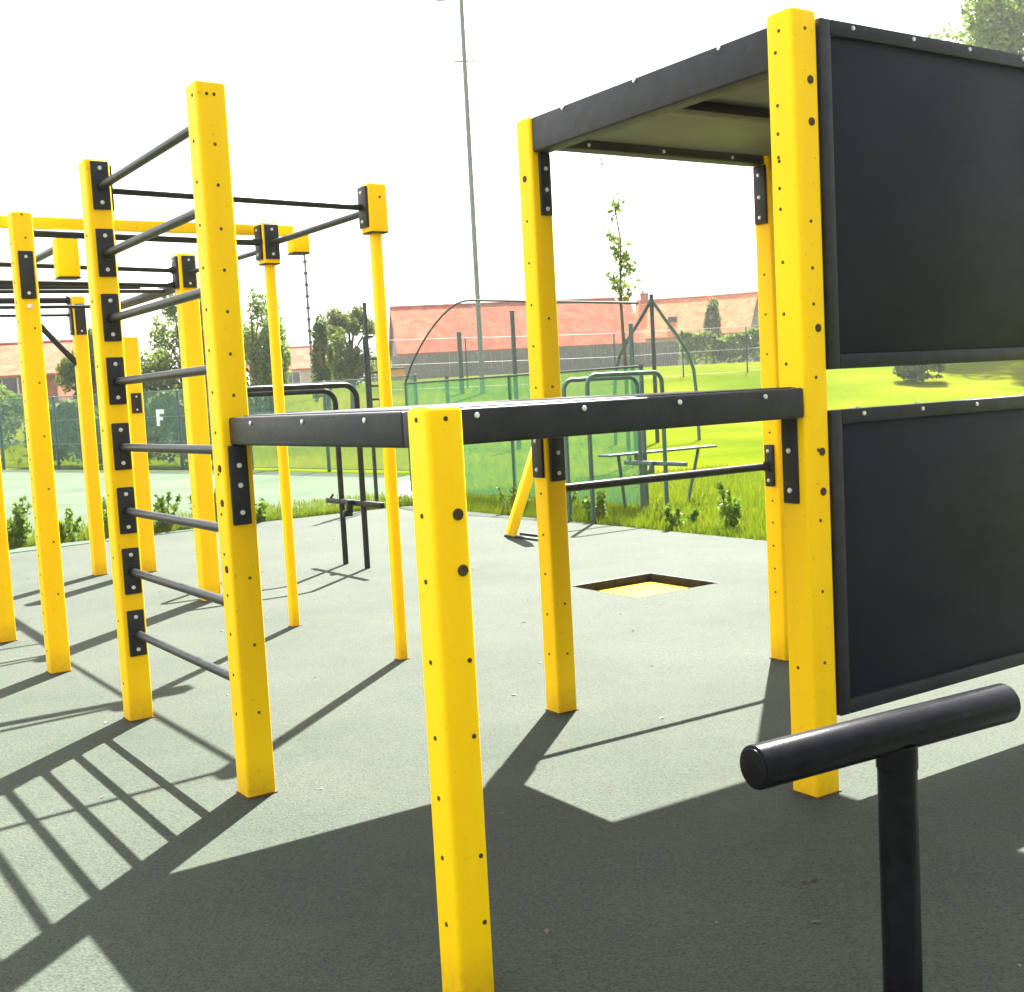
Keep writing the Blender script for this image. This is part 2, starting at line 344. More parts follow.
pL2 = post('L2', *L2, 2.78); pL3 = post('L3', *L3, 2.36, w=.15); pL4 = post('L4', *L4, 2.885, w=.15, studs=col('-x', .0, .4, 2.2, .4))
# slim posts with a boxed head
for key, (a, b) in (('P1', P1), ('P2', P2)):
    mb = MB(); post_body(mb, .066, 0, 2.60, .02)
    o = mb.build('post', ['yellow', 'hole'], rig, L(a, b)); POST[key] = (o, a, b, .066)
    g = MB(); post_body(g, .125, 2.60, 2.885, .014)
    g.box((-.058, -.058, 2.592), (.058, .058, 2.60), 1)
    if key == 'P1': stud(g, '-y', .125, .01, 2.80, .008, 1)
    g.build('post_head', ['yellow', 'hole'], o)
    c = MB(); c.box((-.038, -.038, 0), (.038, .038, .01), 0, .003); c.build('base_collar', 'rust', o)
pP1, pP2 = POST['P1'][0], POST['P2'][0]
# near step post in front of the platform corner (short)
CP = (1.553, 2.675)
random.seed(11)
pC = post('C', *CP, 1.578, w=.108, studs=[('-x', .0, z) for z in (1.545, 1.30, 1.13, .92, .72, .56, .4, .22)] + [('-y', .03, z) for z in (.92, .72, .40, .22)] + [('-y', 0.0, 1.545)],
          caps=[('-y', .02, 1.30), ('-y', .025, 1.155)])

RUNG = [.46, .785, 1.10, 1.43, 1.765, 2.085, 2.41, 2.745]
for z in RUNG:
    plate(pB, '-y', .125, z - .115, z + .125, .088, .006)
    mb = MB(); y0 = Bp[1] - .0625 - .013; y1 = A[1] + .0625
    mb.cyl((0, y0 - A[1], 0), (0, y1 - A[1], 0), .0205, 0, n=16); mb.cyl((0, y0 - A[1] - .001, 0), (0, y0 - A[1] - .018, 0), .030, 0, n=16)
    mb.build('rung', 'bar', rig, L(A[0], A[1], z))
plate(pL1, '-y', .125, 2.33, 2.62, .088)
f = MB(); f.cyl((0, -.0635, 2.285), (0, -.078, 2.285), .018, 0, n=12, bev=.004); f.build('bracket_foot', 'steel', pL1)

def bar(p, q, r=.021, name='bar', mat='bar', cuff=True):
    p, q = Vector(p), Vector(q); d = (q - p).normalized(); mb = MB()
    mb.cyl((0, 0, 0), q - p, r, 0, n=16)
    if cuff:
        mb.cyl(d * .0, d * .02, r * 1.45, 0, n=16); mb.cyl((q - p) - d * .02, (q - p), r * 1.45, 0, n=16)
    return mb.build(name, mat, rig, p)
h = .0645
bar(L(Bp[0] + .064, Bp[1] + .03, 2.745), L(P1[0] - .064, P1[1] + .01, 2.745), .018)
bar(L(P1[0], P1[1] + .064, 2.735), L(P2[0], P2[1] - .064, 2.735), .021)
bar(L(L1[0] + .064, L1[1] + .05, 2.745), L(P2[0] - .064, P2[1] - .02, 2.745), .024)
bar(L(P2[0] - .02, P2[1] + .064, 2.70), L(L4[0], L4[1] - .077, 2.72), .018)
for key, faces in ((pP1, ('-x', '+y')), (pP2, ('-x', '-y'))):
    for fc in faces: plate(key, fc, .125, 2.625, 2.865, .105, 0, .016)
plate(pB, '+x', .125, 2.63, 2.86, .09)
for fc in ('-x', '-y'): plate(pL4, fc, .15, 2.60, 2.86, .11, 0, .02)
plate(pL3, '-x', .15, 1.55, 1.80, .1, 0, .016); plate(pL3, '-y', .15, 1.60, 1.80, .1, 0, .016)
for fc in ('-x', '-y'): plate(pL2, fc, .125, 2.40, 2.70, .1, 0, .02)
bar(L(L0[0] + .064, 9.52, 2.75), L(L4[0] - .096, L4[1], 2.75), .021)
bar(L(L0[0] - 1.2, 9.50, 2.63), L(L4[0] - .096, L4[1] + .02, 2.63), .021)
bar(L(.3, 9.40, 2.80), L(L0[0] - .064, 9.30, 2.75), .021)
bar(L(1.2, 11.1, 2.745), L(3.41, 11.1, 2.745), .036, 'ladder_rail', 'black')
bar(L(1.2, 12.4, 2.745), L(3.10, 12.36, 2.745), .034, 'ladder_rail', 'black')
bar(L(1.2, 12.4, 2.60), L(3.10, 12.38, 2.60), .014)
bar(L(L4[0], L4[1] + .077, 2.64), L(3.44, 12.1, 2.64), .042, 'ladder_rail', 'black')
bar(L(2.10, 8.22, 2.745), L(2.10, 9.50, 2.745), .026)
bar(L(1.30, 9.50, 2.63), L(1.30, 12.4, 2.60), .030, 'ladder_rail', 'black')
bar(L(2.62, 12.36, 2.72), L(3.12, 12.34, 2.12), .03, 'brace', 'black')
for yy in (10.3, 11.75): bar(L(1.32, yy, 2.62), L(3.41, yy, 2.63), .017)
# yellow cross beam with end blocks
mb = MB(); mb.box((1.05 - 2.4, -.035, -.035), (3.66 - 2.4, .035, .035), 0, .006)
cb = mb.build('crossbeam', 'yellow_clean', rig, L(2.4, 8.16 + .03, 2.85))
for x, z, sx, sz in ((3.70, -.06, .065, .075), (2.06, -.20, .07, .125)):
    mb = MB(); mb.box((-sx, -.06, -sz), (sx, .06, sz), 0, .012); mb.box((-sx - .003, -.062, -sz - .01), (sx + .003, .062, -sz), 1, .004)
    mb.build('beam_block', ['yellow_clean', 'black'], cb, (x - 2.4, 0, z - .02))

# raised platform
px0, px1, py0, py1 = 1.752, 3.375, 3.108, 4.77
mb = MB(); mb.box((px0 + .055, py0 + .05, 1.545), (px1 + .06, py1 + .02, 1.5675), 0, .004)
pc = L(0, 0)
def shift(mb): bmesh.ops.translate(mb.bm, vec=L(0, 0), verts=mb.bm.verts); return mb
plat = shift(mb).build('platform', 'panel', rig)
def beam(parent, x0, y0, x1, y1, z0, z1, face, nb, name='platform_beam', zb=None):
    mb = MB(); mb.box((x0, y0, z0), (x1, y1, z1), 0, .010, seg=3)
    # shallow grooves are raised strips, bolts on the outer face and on the top edge
    nrm = FN[face]
    for k in range(nb):
        t = (k + .5) / nb
        if abs(nrm.x): p = Vector((x0 if nrm.x < 0 else x1, y0 + (y1 - y0) * t, 0))
        else: p = Vector((x0 + (x1 - x0) * t, y0 if nrm.y < 0 else y1, 0))
        p.z = (z1 - .024) if zb is None else zb
        mb.cyl(p - nrm * .002, p + nrm * .006, .009, 1, n=10, bev=.002)
    return shift(mb).build(name, ['black', 'steel'], parent)
beam(plat, px0 - .012, py0 + .088, px0 + .088, A[1] - .063, 1.452, 1.563, '-x', 3)
beam(plat, px0 - .012, py0 - .012, Rp[0] - .069, py0 + .086, 1.452, 1.563, '-y', 4)
beam(plat, Rp[0] - .05, Rp[1] + .069, Rp[0] + .05, S[1] - .059, 1.452, 1.563, '+x', 3)
beam(plat, A[0] + .064, A[1] + .03, S[0] - .059, A[1] + .13, 1.452, 1.563, '+y', 3)
mb = MB(); mb.cyl((CP[0] + .03, CP[1] + .05, 1.50), (px0 + .05, py0 + .03, 1.50), .03, 0, n=12); shift(mb).build('platform_strut', 'black', plat)
# brackets under the platform beams
def bz(z0, z1): return (z0 + .05, (z0 + z1) / 2, z1 - .08)
plate(pA, '-y', .125, 1.13, 1.451, .078, -.004, .016, bz(1.13, 1.45))
plate(pR, '-x', .130, 1.13, 1.566, .075, -.008, .0115, (1.18, 1.33, 1.46, 1.53))
plate(pS, '-y', .116, 1.16, 1.449, .085, 0, .018, (1.20, 1.30)); plate(pS, '-x', .116, 1.18, 1.449, .085, 0, .016, (1.22, 1.36))
# low bar between tower posts
plate(pT, '-x', .125, 1.00, 1.235, .062, 0, .02)
bar(L(S[0] + .058, S[1], 1.115), L(T[0] - .084, T[1], 1.115), .021)
# roof of the tower
mb = MB(); mb.box((Rp[0] + .05, Rp[1] + .05, 2.815), (T[0] - .05, T[1] - .05, 2.835), 0, .003)
roof = shift(mb).build('roof', 'roofpanel', rig)
z0, z1 = 2.735, 2.898
beam(roof, S[0] - .048, Rp[1] + .069, S[0] + .048, S[1] - .059, z0, z1, '-x', 3, 'roof_beam', 2.885)
beam(roof, S[0] + .059, S[1] - .048, T[0] - .064, S[1] + .048, z0 + .04, z1, '-y', 3, 'roof_beam', 2.795)
beam(roof, T[0] - .048, U[1] + .064, T[0] + .048, T[1] - .064, z0, z1, '+x', 3, 'roof_beam')
beam(roof, Rp[0] + .07, U[1] + .02, U[0] - .064, U[1] + .09, z0, z1, '+y', 3, 'roof_beam')
mb = MB(); mb.box((S[0] + .05, 3.93, 2.77), (T[0] - .05, 4.01, 2.814), 0, .005); shift(mb).build('roof_batten', 'black', roof)
plate(pS, '-y', .116, 2.44, 2.734, .062, .012, .018, (2.47, 2.56, 2.66)); plate(pS, '+x', .116, 2.45, 2.772, .062, 0, .014)
plate(pT, '-x', .125, 2.455, 2.772, .085, 0, .018, (2.49, 2.60, 2.72)); plate(pR, '+y', .130, 2.42, 2.734, .07, 0, .014)
# wall panels between the tower posts
def wall_panel(z0, z1, name='wall_panel'):
    x0, x1 = Rp[0] + .0695, U[0] - .064; yc = 3.115
    mb = MB(); mb.box((x0 + .052, yc - .010, z0 + .05), (x1 - .052, yc + .012, z1 - .05), 0, .004)
    p = shift(mb).build(name, 'panel', rig)
    fr = MB(); f0, f1 = yc - .026, yc + .03
    fr.box((x0, f0, z0), (x0 + .055, f1, z1), 0, .005); fr.box((x1 - .055, f0, z0), (x1, f1, z1), 0, .005)
    fr.box((x0 + .0552, f0, z0), (x1 - .0552, f1, z0 + .055), 0, .005); fr.box((x0 + .0552, f0, z1 - .055), (x1 - .0552, f1, z1), 0, .005)
    for t in (.12, .36, .6, .85):
        q = Vector((x0 + (x1 - x0) * t, f0, z1 - .02)); fr.cyl(q + Vector((0, .002, 0)), q - Vector((0, .006, 0)), .008, 1, n=10)
        q2 = Vector((x0 + (x1 - x0) * t, yc, z1)); fr.cyl(q2 - Vector((0, 0, .002)), q2 + Vector((0, 0, .007)), .008, 1, n=10)
    shift(fr).build('panel_frame', ['black', 'steel'], p)
wall_panel(1.625, 2.905); wall_panel(.30, 1.472)

# ================================================================== OTHER EQUIPMENT
# low push-up bar in the foreground
Tb = Vector((1.6852 , 1.83, 0))
def push_up_bar():
    d0 = Vector((.4928, 2.4395, .7915)); k = 2.60 / 2.5
    eye = Vector((0, 0, 1.6)); p0 = eye + (d0 - eye) * k; Lb = .907; lg = .445
    p0 = p0 - D1 * .022; lg += .012; Lb -= .065
    base = p0 + D1 * lg; base.z = 0; zb = p0.z
    r = empty('push_up_bar', base, RZ - R(4), 'low black T-shaped push-up bar standing alone in the foreground shade', 'exercise bar')
    mb = MB(); mb.cyl((-lg + .02, 0, zb), (Lb - lg, 0, zb), .0495, 0, n=40, bev=.004); mb.cyl((-lg + .021, 0, zb), (-lg + .016, 0, zb), .043, 0, n=32, bev=.0015)
    mb.build('crossbar', 'tbar', r)
    p = MB(); p.cyl((0, 0, 0.006), (0, 0, zb - .030), .046, 0, n=36); p.cyl((0, 0, zb - .09), (0, 0, zb - .03), .0485, 0, n=36, bev=.004); p.build('upright', 'tbar', r)
    q = MB(); q.cyl((0, 0, 0), (0, 0, .012), .085, 0, n=32, bev=.003); q.build('base_plate', 'black', r)
push_up_bar()

# parallel bars
def bend(p, corner, q, rad, n=7):
    p, c, q = Vector(p), Vector(corner), Vector(q); u = (p - c).normalized(); v = (q - c).normalized(); o = c + (u + v) * rad
    out = [p]
    for k in range(n + 1):
        a = math.pi / 2 * k / n; out.append(o - v * rad * math.cos(a) - u * rad * math.sin(a))
    return out + [q]
def make_parallel(mat, label):
    r = empty('parallel_bars', W(5.15, 10.55), RZ, label, 'parallel bars', 'bent-tube parallel bars')
    for y, H in ((.235, 1.72), (-.235, 1.76)):
        x0, x1 = -1.16, .0
        pts = bend((x0, y, .0), (x0, y, H), (-.58, y, H), .13)[:-1] + bend((-.58, y, H), (x1, y, H), (x1, y, 0), .13)
        mb = MB(); mb.tube(pts, .0275, 0, 14); mb.build('rail', mat, r)
    mb = MB(); mb.box((-.024, -.62, .60), (.024, .55, .655), 0, .008); mb.cyl((-.03, .42, .655), (.0, .42, .69), .012, 0, n=8)
    mb.box((-.12, -.06, .50), (-.03, -.01, .56), 0, .008); mb.box((-.08, -.06, .53), (-.025, -.01, .66), 0, .008)
    mb.build('step_bar', mat, r)
    return r
pb = make_parallel('bar', 'dark parallel bars on the rubber surface behind the ladder with a step bar')
pb2 = copy_tree(pb); pb2.location = W(9.86, 11.60); pb2['label'] = 'second set of parallel bars on the grass, seen under the tower roof beyond the trampoline'
for ch in pb2.children:
    ch.data = ch.data.copy(); ch.data.materials[0] = M['teal']

# sunken trampoline / pit
TX0, TX1, TY0, TY1 = 5.75, 6.62, 7.03, 7.88
tp = empty('ground_trampoline', W((TX0 + TX1) / 2, (TY0 + TY1) / 2, -.085), RZ, 'square sunken trampoline with yellow bed set into the grey ground', 'trampoline')
hx, hy = (TX1 - TX0) / 2, (TY1 - TY0) / 2
mb = MB(); mb.box((-hx + .03, -hy + .03, 0), (hx - .03, hy - .03, .02), 0, .004); mb.build('bed', 'yellow_clean', tp)
mb = MB()
for lo, hi in (((-hx, -hy, 0), (-hx + .028, hy, .086)), ((hx - .028, -hy, 0), (hx, hy, .086)), ((-hx + .0285, -hy, 0), (hx - .0285, -hy + .028, .086)), ((-hx + .0285, hy - .028, 0), (hx - .0285, hy, .086))):
    mb.box(lo, hi, 0, .003)
mb.build('frame', 'pit', tp)

# slanted yellow board with a black foot
ib = empty('incline_board', W(7.36, 11.15), RZ, 'slanted yellow board with black foot bar behind the tower, leaning up from the ground', 'incline bench')
mb = MB(); d = Vector((.36, -.20, 1.12)); m = Matrix.Translation((0, 0, .03)) @ d.to_track_quat('Z', 'Y').to_matrix().to_4x4()
mb.box((-.16, -.05, 0), (.16, .05, d.length), 0, .01, m); mb.build('board', 'yellow_clean', ib)
mb = MB(); mb.box((-.05, -.75, 0.0), (.0, .06, .03), 0, .006); mb.box((.16, -.75, 0.0), (.21, .06, .03), 0, .006); mb.build('foot_bar', 'black', ib)

# flat exercise bench on the grass
eb = empty('exercise_bench', (2.0, 16.1, 0), RZ, 'slim dark exercise bench standing in the grass beyond the trampoline', 'bench')
mb = MB(); mb.box((-.95, -.12, .71), (.95, .12, .74), 0, .010); mb.build('seat', 'teal', eb)
for x, dx in ((-.7, .08), (.7, -.22)):
    mb = MB(); mb.cyl((x, 0, .70), (x + dx, 0, 0), .022, 0, n=10); mb.build('leg', 'teal', eb)

# ================================================================== SETTING: ground
def terrain_mesh():
    PX0, PX1, PY0, PY1 = -14.0, 8.66, -22.0, 15.8
    def axis(stops):
        out = []
        for (a, b, s) in stops: out += list(np.linspace(a, b, max(2, int(round((b - a) / s)) + 1))[:-1])
        return out + [stops[-1][1]]
    ax = axis([(-500, -60, 40), (-60, PX0, 3), (PX0, PX1, 1.2), (PX1, 110, 2.2), (110, 900, 40)])
    ay = axis([(-400, -60, 40), (-60, PY0, 4), (PY0, PY1, 1.2), (PY1, 110, 2.2), (110, 900, 40)])
    X, Y = np.meshgrid(ax, ay); wx = X * D1.x + Y * D2.x; wy = X * D1.y + Y * D2.y
    Z = terrain(wx, wy) - .012
    V = np.stack([wx, wy, Z], -1).reshape(-1, 3); nx = len(ax); F = []
    for j in range(len(ay) - 1):
        for i in range(nx - 1):
            cx, cy = (ax[i] + ax[i + 1]) / 2, (ay[j] + ay[j + 1]) / 2
            if PX0 < cx < PX1 and PY0 < cy < PY1: continue
            F.append((j * nx + i, j * nx + i + 1, (j + 1) * nx + i + 1, (j + 1) * nx + i))
    o = np_mesh('grass_field', V, F, 'grass'); o['kind'] = 'structure'
    for p in o.data.polygons: p.use_smooth = True
    xs = [PX0, TX0, TX1, PX1]; ys = [PY0, TY0, TY1, PY1]; mb = MB()
    vs = {}
    for i, x in enumerate(xs):
        for j, y in enumerate(ys): vs[i, j] = mb.bm.verts.new(W(x, y, 0.004))
    for i in range(3):
        for j in range(3):
            if (i, j) != (1, 1): mb.bm.faces.new((vs[i, j], vs[i + 1, j], vs[i + 1, j + 1], vs[i, j + 1]))
    bmesh.ops.triangulate(mb.bm, faces=[]) if False else None
    per = [(PX0, PY0), (PX1, PY0), (PX1, PY1), (PX0, PY1)]
    for k in range(4):
        a, b = per[k], per[(k + 1) % 4]
        mb.poly([W(*a, .004), W(*a, -.15), W(*b, -.15), W(*b, .004)])
    g = mb.build('rubber_ground', 'rubber', autosmooth=False); g['kind'] = 'structure'
terrain_mesh()
# pale court surface beyond the left edge, and a white path slab
mb = MB(); poly = [(-24, 40.5), (-24, 12.5), (-8.2, 12.5), (-3.6, 16.55), (-1.95, 18.3), (-1.6, 24.5), (-6.5, 30.0)]
for p in [poly]:
    mb.poly([(x, y, tz(x, y) + .012) for x, y in p])
bmesh.ops.triangulate(mb.bm, faces=mb.bm.faces[:])
o = mb.build('court_surface', 'pitch', autosmooth=False); o['kind'] = 'structure'
mb = MB(); mb.prism([(-1.98, 18.4), (-1.42, 18.4), (-1.55, 23.0), (-2.15, 23.0)], -.02, .03); o = mb.build('path', 'concrete'); o['kind'] = 'structure'

# ------------------------------------------------------------------ grass and weeds
def blades(pts, hmin, hmax, wmin, wmax, lean=.45):
    n = len(pts); a = rng.uniform(0, 2 * np.pi, n); h = rng.uniform(hmin, hmax, n) * rng.uniform(.6, 1.15, n); w = rng.uniform(wmin, wmax, n)
    dx, dy = np.cos(a), np.sin(a); la = rng.uniform(0, 2 * np.pi, n); ll = rng.uniform(0, lean, n) * h
    lx, ly = np.cos(la) * ll, np.sin(la) * ll
    b = np.asarray(pts); V = np.zeros((n, 4, 3))
    V[:, 0] = b - np.stack([dx * w, dy * w, 0 * w], -1); V[:, 1] = b + np.stack([dx * w, dy * w, 0 * w], -1)
    mid = b + np.stack([lx * .4, ly * .4, h * .6], -1)
    V[:, 2] = mid + np.stack([dx * w * .7, dy * w * .7, 0 * w], -1)
    V[:, 3] = b + np.stack([lx, ly, h], -1)
    F = np.arange(n * 4).reshape(n, 4)
    return V.reshape(-1, 3), F
def gridpts(n, a0, a1, b0, b1, pw=1.0):
    a = a0 + (a1 - a0) * rng.random(n) ** pw; b = rng.uniform(b0, b1, n)
    x = a * D1.x + b * D2.x; y = a * D1.y + b * D2.y
    return np.stack([x, y, terrain(x, y) - .01], -1)
P = [gridpts(42000, 8.68, 16, 6, 17, 1.7)]
q = gridpts(24000, 0, 8.9, 0, 1); bb = 15.83 + 2.2 * rng.random(24000) ** 2.2; aa = rng.uniform(-2, 9.2, 24000)
x = aa * D1.x + bb * D2.x; y = aa * D1.y + bb * D2.y; q = np.stack([x, y, np.zeros_like(x)], -1); P.append(q)
V, F = blades(np.concatenate(P), .04, .135, .003, .007)
o = np_mesh('long_grass', V, F, 'blade'); tag(o, 'long bright grass fringing the rubber surface', 'grass', kind='stuff')

def litter():
    n = 150; a = rng.uniform(1.2, 8.2, n); b = rng.uniform(1.0, 13, n); x = a * D1.x + b * D2.x; y = a * D1.y + b * D2.y
    an = rng.uniform(0, 6.28, n); s = rng.uniform(.008, .022, n); V = np.zeros((n, 4, 3))
    for k, (u, v) in enumerate(((-1, 0), (0, .45), (1, 0), (0, -.45))):
        V[:, k, 0] = x + (np.cos(an) * u - np.sin(an) * v) * s; V[:, k, 1] = y + (np.sin(an) * u + np.cos(an) * v) * s; V[:, k, 2] = .0065 + (k % 2) * .004
    o = np_mesh('leaf_litter', V.reshape(-1, 3), np.arange(n * 4).reshape(n, 4), 'litter'); tag(o, 'tiny dry leaves and specks scattered over the rubber ground', 'litter', kind='stuff')
M['litter'] = noisy('dry_leaf', (.05, .035, .015), (.22, .19, .14), 2, .9, 0, 10, .05)
litter()
def leaf_cloud(centres, size, jitter_n=None):
    n = len(centres); a = rng.normal(size=(n, 3)); a /= np.linalg.norm(a, axis=1, keepdims=True)
    b = rng.normal(size=(n, 3)); b -= a * (a * b).sum(1, keepdims=True); b /= np.linalg.norm(b, axis=1, keepdims=True)
    s = size * rng.uniform(.55, 1.3, (n, 1)); c = np.asarray(centres)
    V = np.stack([c - a * s, c + b * s * .5, c + a * s, c - b * s * .5], 1)
    return V.reshape(-1, 3), np.arange(n * 4).reshape(n, 4)
def weed(a, b, h, n, spread, label, mat='weed', leaf=.038):
    x, y = a * D1.x + b * D2.x, a * D1.y + b * D2.y
    r = empty('weed_plant', (x, y, tz(x, y)), rng.uniform(0, 6), label, 'plant', 'weeds along the edge of the rubber surface')
    mb = MB(); cs = []
    for k in range(n):
        an = rng.uniform(0, 2 * np.pi); ln = h * rng.uniform(.55, 1.05); tip = Vector((math.cos(an) * spread * rng.random(), math.sin(an) * spread * rng.random(), ln)); ba = Vector((tip.x * .3, tip.y * .3, -.02))
        mb.tube([ba, (ba + tip) / 2 + Vector((0, 0, .03 * h)), tip], [.006, .005, .003], 0, 5)
        for t in rng.uniform(.12, 1, int(44 + 50 * h)):
            cs.append(np.array(ba.lerp(tip, t)) + rng.normal(size=3) * .05 * (1.25 - t) * (h + .35))
    mb.build('stem', mat, r); V, F = leaf_cloud(cs, leaf); np_mesh('foliage', V, F, mat, r)
wl = [(8.95, 8.55, .38, 6, .2, 'upright dark weed on the grass nearest the right tower posts'), (9.0, 9.35, .5, 6, .14, 'upright weed second from the right tower posts'),
      (8.95, 10.1, .3, 6, .25, 'low leafy weed at the right edge of the rubber surface'), (8.9, 11.5, .38, 9, .3, 'bushy weed beside the legs of the grass parallel bars'),
      (8.95, 12.4, .42, 10, .3, 'dense weed clump behind the slanted yellow board'), (8.9, 13.3, .36, 9, .3, 'leafy weed clump between yellow board and near short post'),
      (3.15, 16.1, .62, 14, .4, 'large dark weed clump at the far left edge of the surface'), (3.75, 16.1, .40, 8, .25, 'smaller weed clump just right of the far left clump'),
      (4.35, 16.15, .55, 9, .28, 'pointed weed clump behind the second left post'), (5.0, 16.0, .52, 12, .4, 'broad weed clump seen through the ladder rungs'),
      (5.65, 16.1, .58, 9, .25, 'tall weed clump just behind the big ladder post'), (6.35, 16.0, .3, 10, .4, 'low weed patch left of the parallel bars legs')]
for w_ in wl: weed(*w_)

# ------------------------------------------------------------------ trees and shrubs
def tree(name, x, y, H, crown, label, cat, mat='leaf', n=5000, leaf=.16, trunk=.16, zc=None, bare=.25, group=None, flat=1.0):
    """crown: (rx, ry, rz) ; the crown is made of leaf clumps round limb ends"""
    z0 = tz(x, y); r = empty(name, (x, y, z0), rng.uniform(0, 6), label, cat, group)
    rx, ry, rz = crown; cz = H - rz if zc is None else zc
    mb = MB(); tips = []
    mb.tube([(0, 0, -.1), (.03, .02, H * .3), (-.03, .04, H * .6), (0, 0, H * .85)], [trunk, trunk * .75, trunk * .5, trunk * .15], 0, 9)
    nl = 26
    for k in range(nl):
        a = rng.uniform(0, 2 * np.pi); u = rng.uniform(-.95, 1); q = math.sqrt(max(0, 1 - u * u)) * rng.uniform(.55, 1.0)
        tip = Vector((rx * q * math.cos(a), ry * q * math.sin(a), cz + rz * u * .92)); st = Vector((0, 0, max(H * .12, tip.z * rng.uniform(.45, .75))))
        mb.tube([st, st.lerp(tip, .5) + Vector((0, 0, .08 * rz)), tip], [trunk * .3, trunk * .2, trunk * .07], 0, 5); tips.append((tip, st))
    mb.build('trunk', 'bark', r)
    cs = []; per = n // nl
    for tip, st in tips:
        cr = np.array([rx, ry, rz]) * rng.uniform(.22, .42)
        v = rng.normal(size=(per, 3)); v /= np.linalg.norm(v, axis=1, keepdims=True); v *= rng.random((per, 1)) ** .45
        cs.append(np.array(tip) * np.array([.92, .92, 1]) + v * cr)
    cs = np.concatenate(cs); cs = cs[cs[:, 2] > .15]
    V, F = leaf_cloud(cs, leaf); np_mesh('crown', V, F, mat, r); return r
tree('tree', -12.2, 46, 5.5, (1.6, 1.6, 2.5), 'round green tree behind the fence seen through the ladder rungs', 'tree', 'leaf', 15000, .09)
tree('tree', -9.7, 47, 5.0, (1.5, 1.5, 2.4), 'dome-shaped green tree just right of the big ladder post', 'tree', 'leaf', 13000, .085)
tree('tree', -6.6, 52, 4.4, (1.35, 1.2, 1.6), 'yellow-green bushy tree left of the main house', 'tree', 'leafyellow', 11000, .085)
tree('tree', -15.1, 44, 4.2, (1.25, 1.3, 1.9), 'dark green tree in front of the brick house on the left', 'tree', 'leafdark', 12000, .085)
tree('tree', -20.2, 46, 2.3, (2.2, 1.5, 1.05), 'low dark green tree at the far left edge', 'tree', 'leafdark', 9000, .085)
tree('tree', -14.3, 45, 3.6, (1.3, 1.3, 1.5), 'small dark tree between two larger trees behind the left fence', 'tree', 'leafdark', 8000, .085)
tree('conifer', -6.9, 46, 3.9, (.42, .42, 1.7), 'narrow dark conifer with rounded top left of the yellow-green tree', 'conifer', 'leafdark', 3500, .09, .07)
tree('tree', 35.0, 80, 23.2, (8.6, 6, 8.5), 'tall broad green tree rising behind the black wall panels', 'tree', 'leaf', 34000, .22, .4)
tree('bush', 21.9, 63.5, 1.9, (1.4, 1.1, 1.2), 'round dark bush on the lawn seen in the gap between the two wall panels', 'bush', 'leafdark', 7000, .10, .06, zc=.75)
tree('bush', 17.3, 100, 5.6, (.7, .7, 2.4), 'slim green shrub between the two orange-roofed houses', 'bush', 'leafyellow', 2500, .16, .07)
tree('bush', 20.4, 76, 5.2, (1.0, 1.0, 1.9), 'upright dark green bush by the right hedge near the tower post', 'bush', 'leafdark', 3000, .14, .08)
# young street tree held by a stake
def sapling():
    x, y = 2.47, 25.0; r = empty('sapling', (x, y, tz(x, y)), 0, 'thin sparse young tree against the white sky seen under the tower roof', 'tree')
    pts = [(0, 0, 0), (.02, 0, 1.8), (-.02, .03, 3.4), (.03, 0, 4.6), (-.10, 0, 5.6), (-.34, .02, 6.4)]
    mb = MB(); mb.tube(pts, [.045, .04, .030, .018, .008, .003], 0, 8); cs = []
    for k in range(15):
        t = rng.uniform(3.3, 5.3); b0 = Vector((-.02 - max(0, t - 4.6) * .09, 0, t)); a = rng.choice([0.0, math.pi]) + rng.normal() * .8; ln = rng.uniform(.25, .6)
        tip = b0 + Vector((math.cos(a) * ln * .75, math.sin(a) * ln * .5, ln * .8)); mb.tube([b0, b0.lerp(tip, .5) + Vector((0, 0, .02)), tip], [.01, .007, .003], 0, 5)
        for s in rng.uniform(.1, 1.05, 26): cs.append(np.array(b0.lerp(tip, s)) + rng.normal(size=3) * .055)
    for s in rng.uniform(5.0, 5.5, 30): cs.append(np.array([-.1, 0, s]) + rng.normal(size=3) * .05)
    for s in rng.uniform(6.1, 6.5, 7): cs.append(np.array([-.3, 0, s]) + rng.normal(size=3) * .05)
    mb.build('trunk', 'bark', r); V, F = leaf_cloud(cs, .066); np_mesh('crown', V, F, 'leaf', r)
    m2 = MB(); m2.cyl((.16, 0, -.05), (.16, 0, 2.9), .05, 0, n=10); m2.box((.0, -.02, 2.55), (.17, .02, 2.6), 0); m2.build('stake', 'teal', r)
sapling()
# hedges
def hedge(x0, y0, x1, y1, h, th, n, mat, label, leaf=.12):
    r = empty('hedge', (x0, y0, tz(x0, y0)), math.atan2(y1 - y0, x1 - x0), label, 'hedge'); ln = math.hypot(x1 - x0, y1 - y0)
    t = rng.random(n); hh = h * (1 + .12 * np.sin(t * ln * 1.3) + .08 * np.sin(t * ln * 3.1 + 1))
    zz = np.sqrt(rng.random(n)) * hh; gx = t * ln
    zt = terrain(x0 + (x1 - x0) * t, y0 + (y1 - y0) * t) - tz(x0, y0)
    side = rng.choice([-1, 1], n) * th / 2 * rng.uniform(.5, 1.1, n) * (1 - .5 * (zz / hh) ** 3)
    V, F = leaf_cloud(np.stack([gx, side, zz + zt], -1), leaf); np_mesh('foliage', V, F, mat, r)
    return r
hedge(-27, 41.3, -15.6, 37.6, 1.9, .9, 9000, 'leafdark', 'dark green hedge behind the far left court fence', .12)
hedge(-14.6, 37.2, -7.4, 32.6, 1.75, .8, 8000, 'leafdark', 'dark green hedge behind the court fence, seen through the ladder', .12)
hedge(12.2, 84, 38, 96, 2.1, 1.2, 11000, 'leaf', 'grey-green hedge along the top of the grass bank on the right', .2)

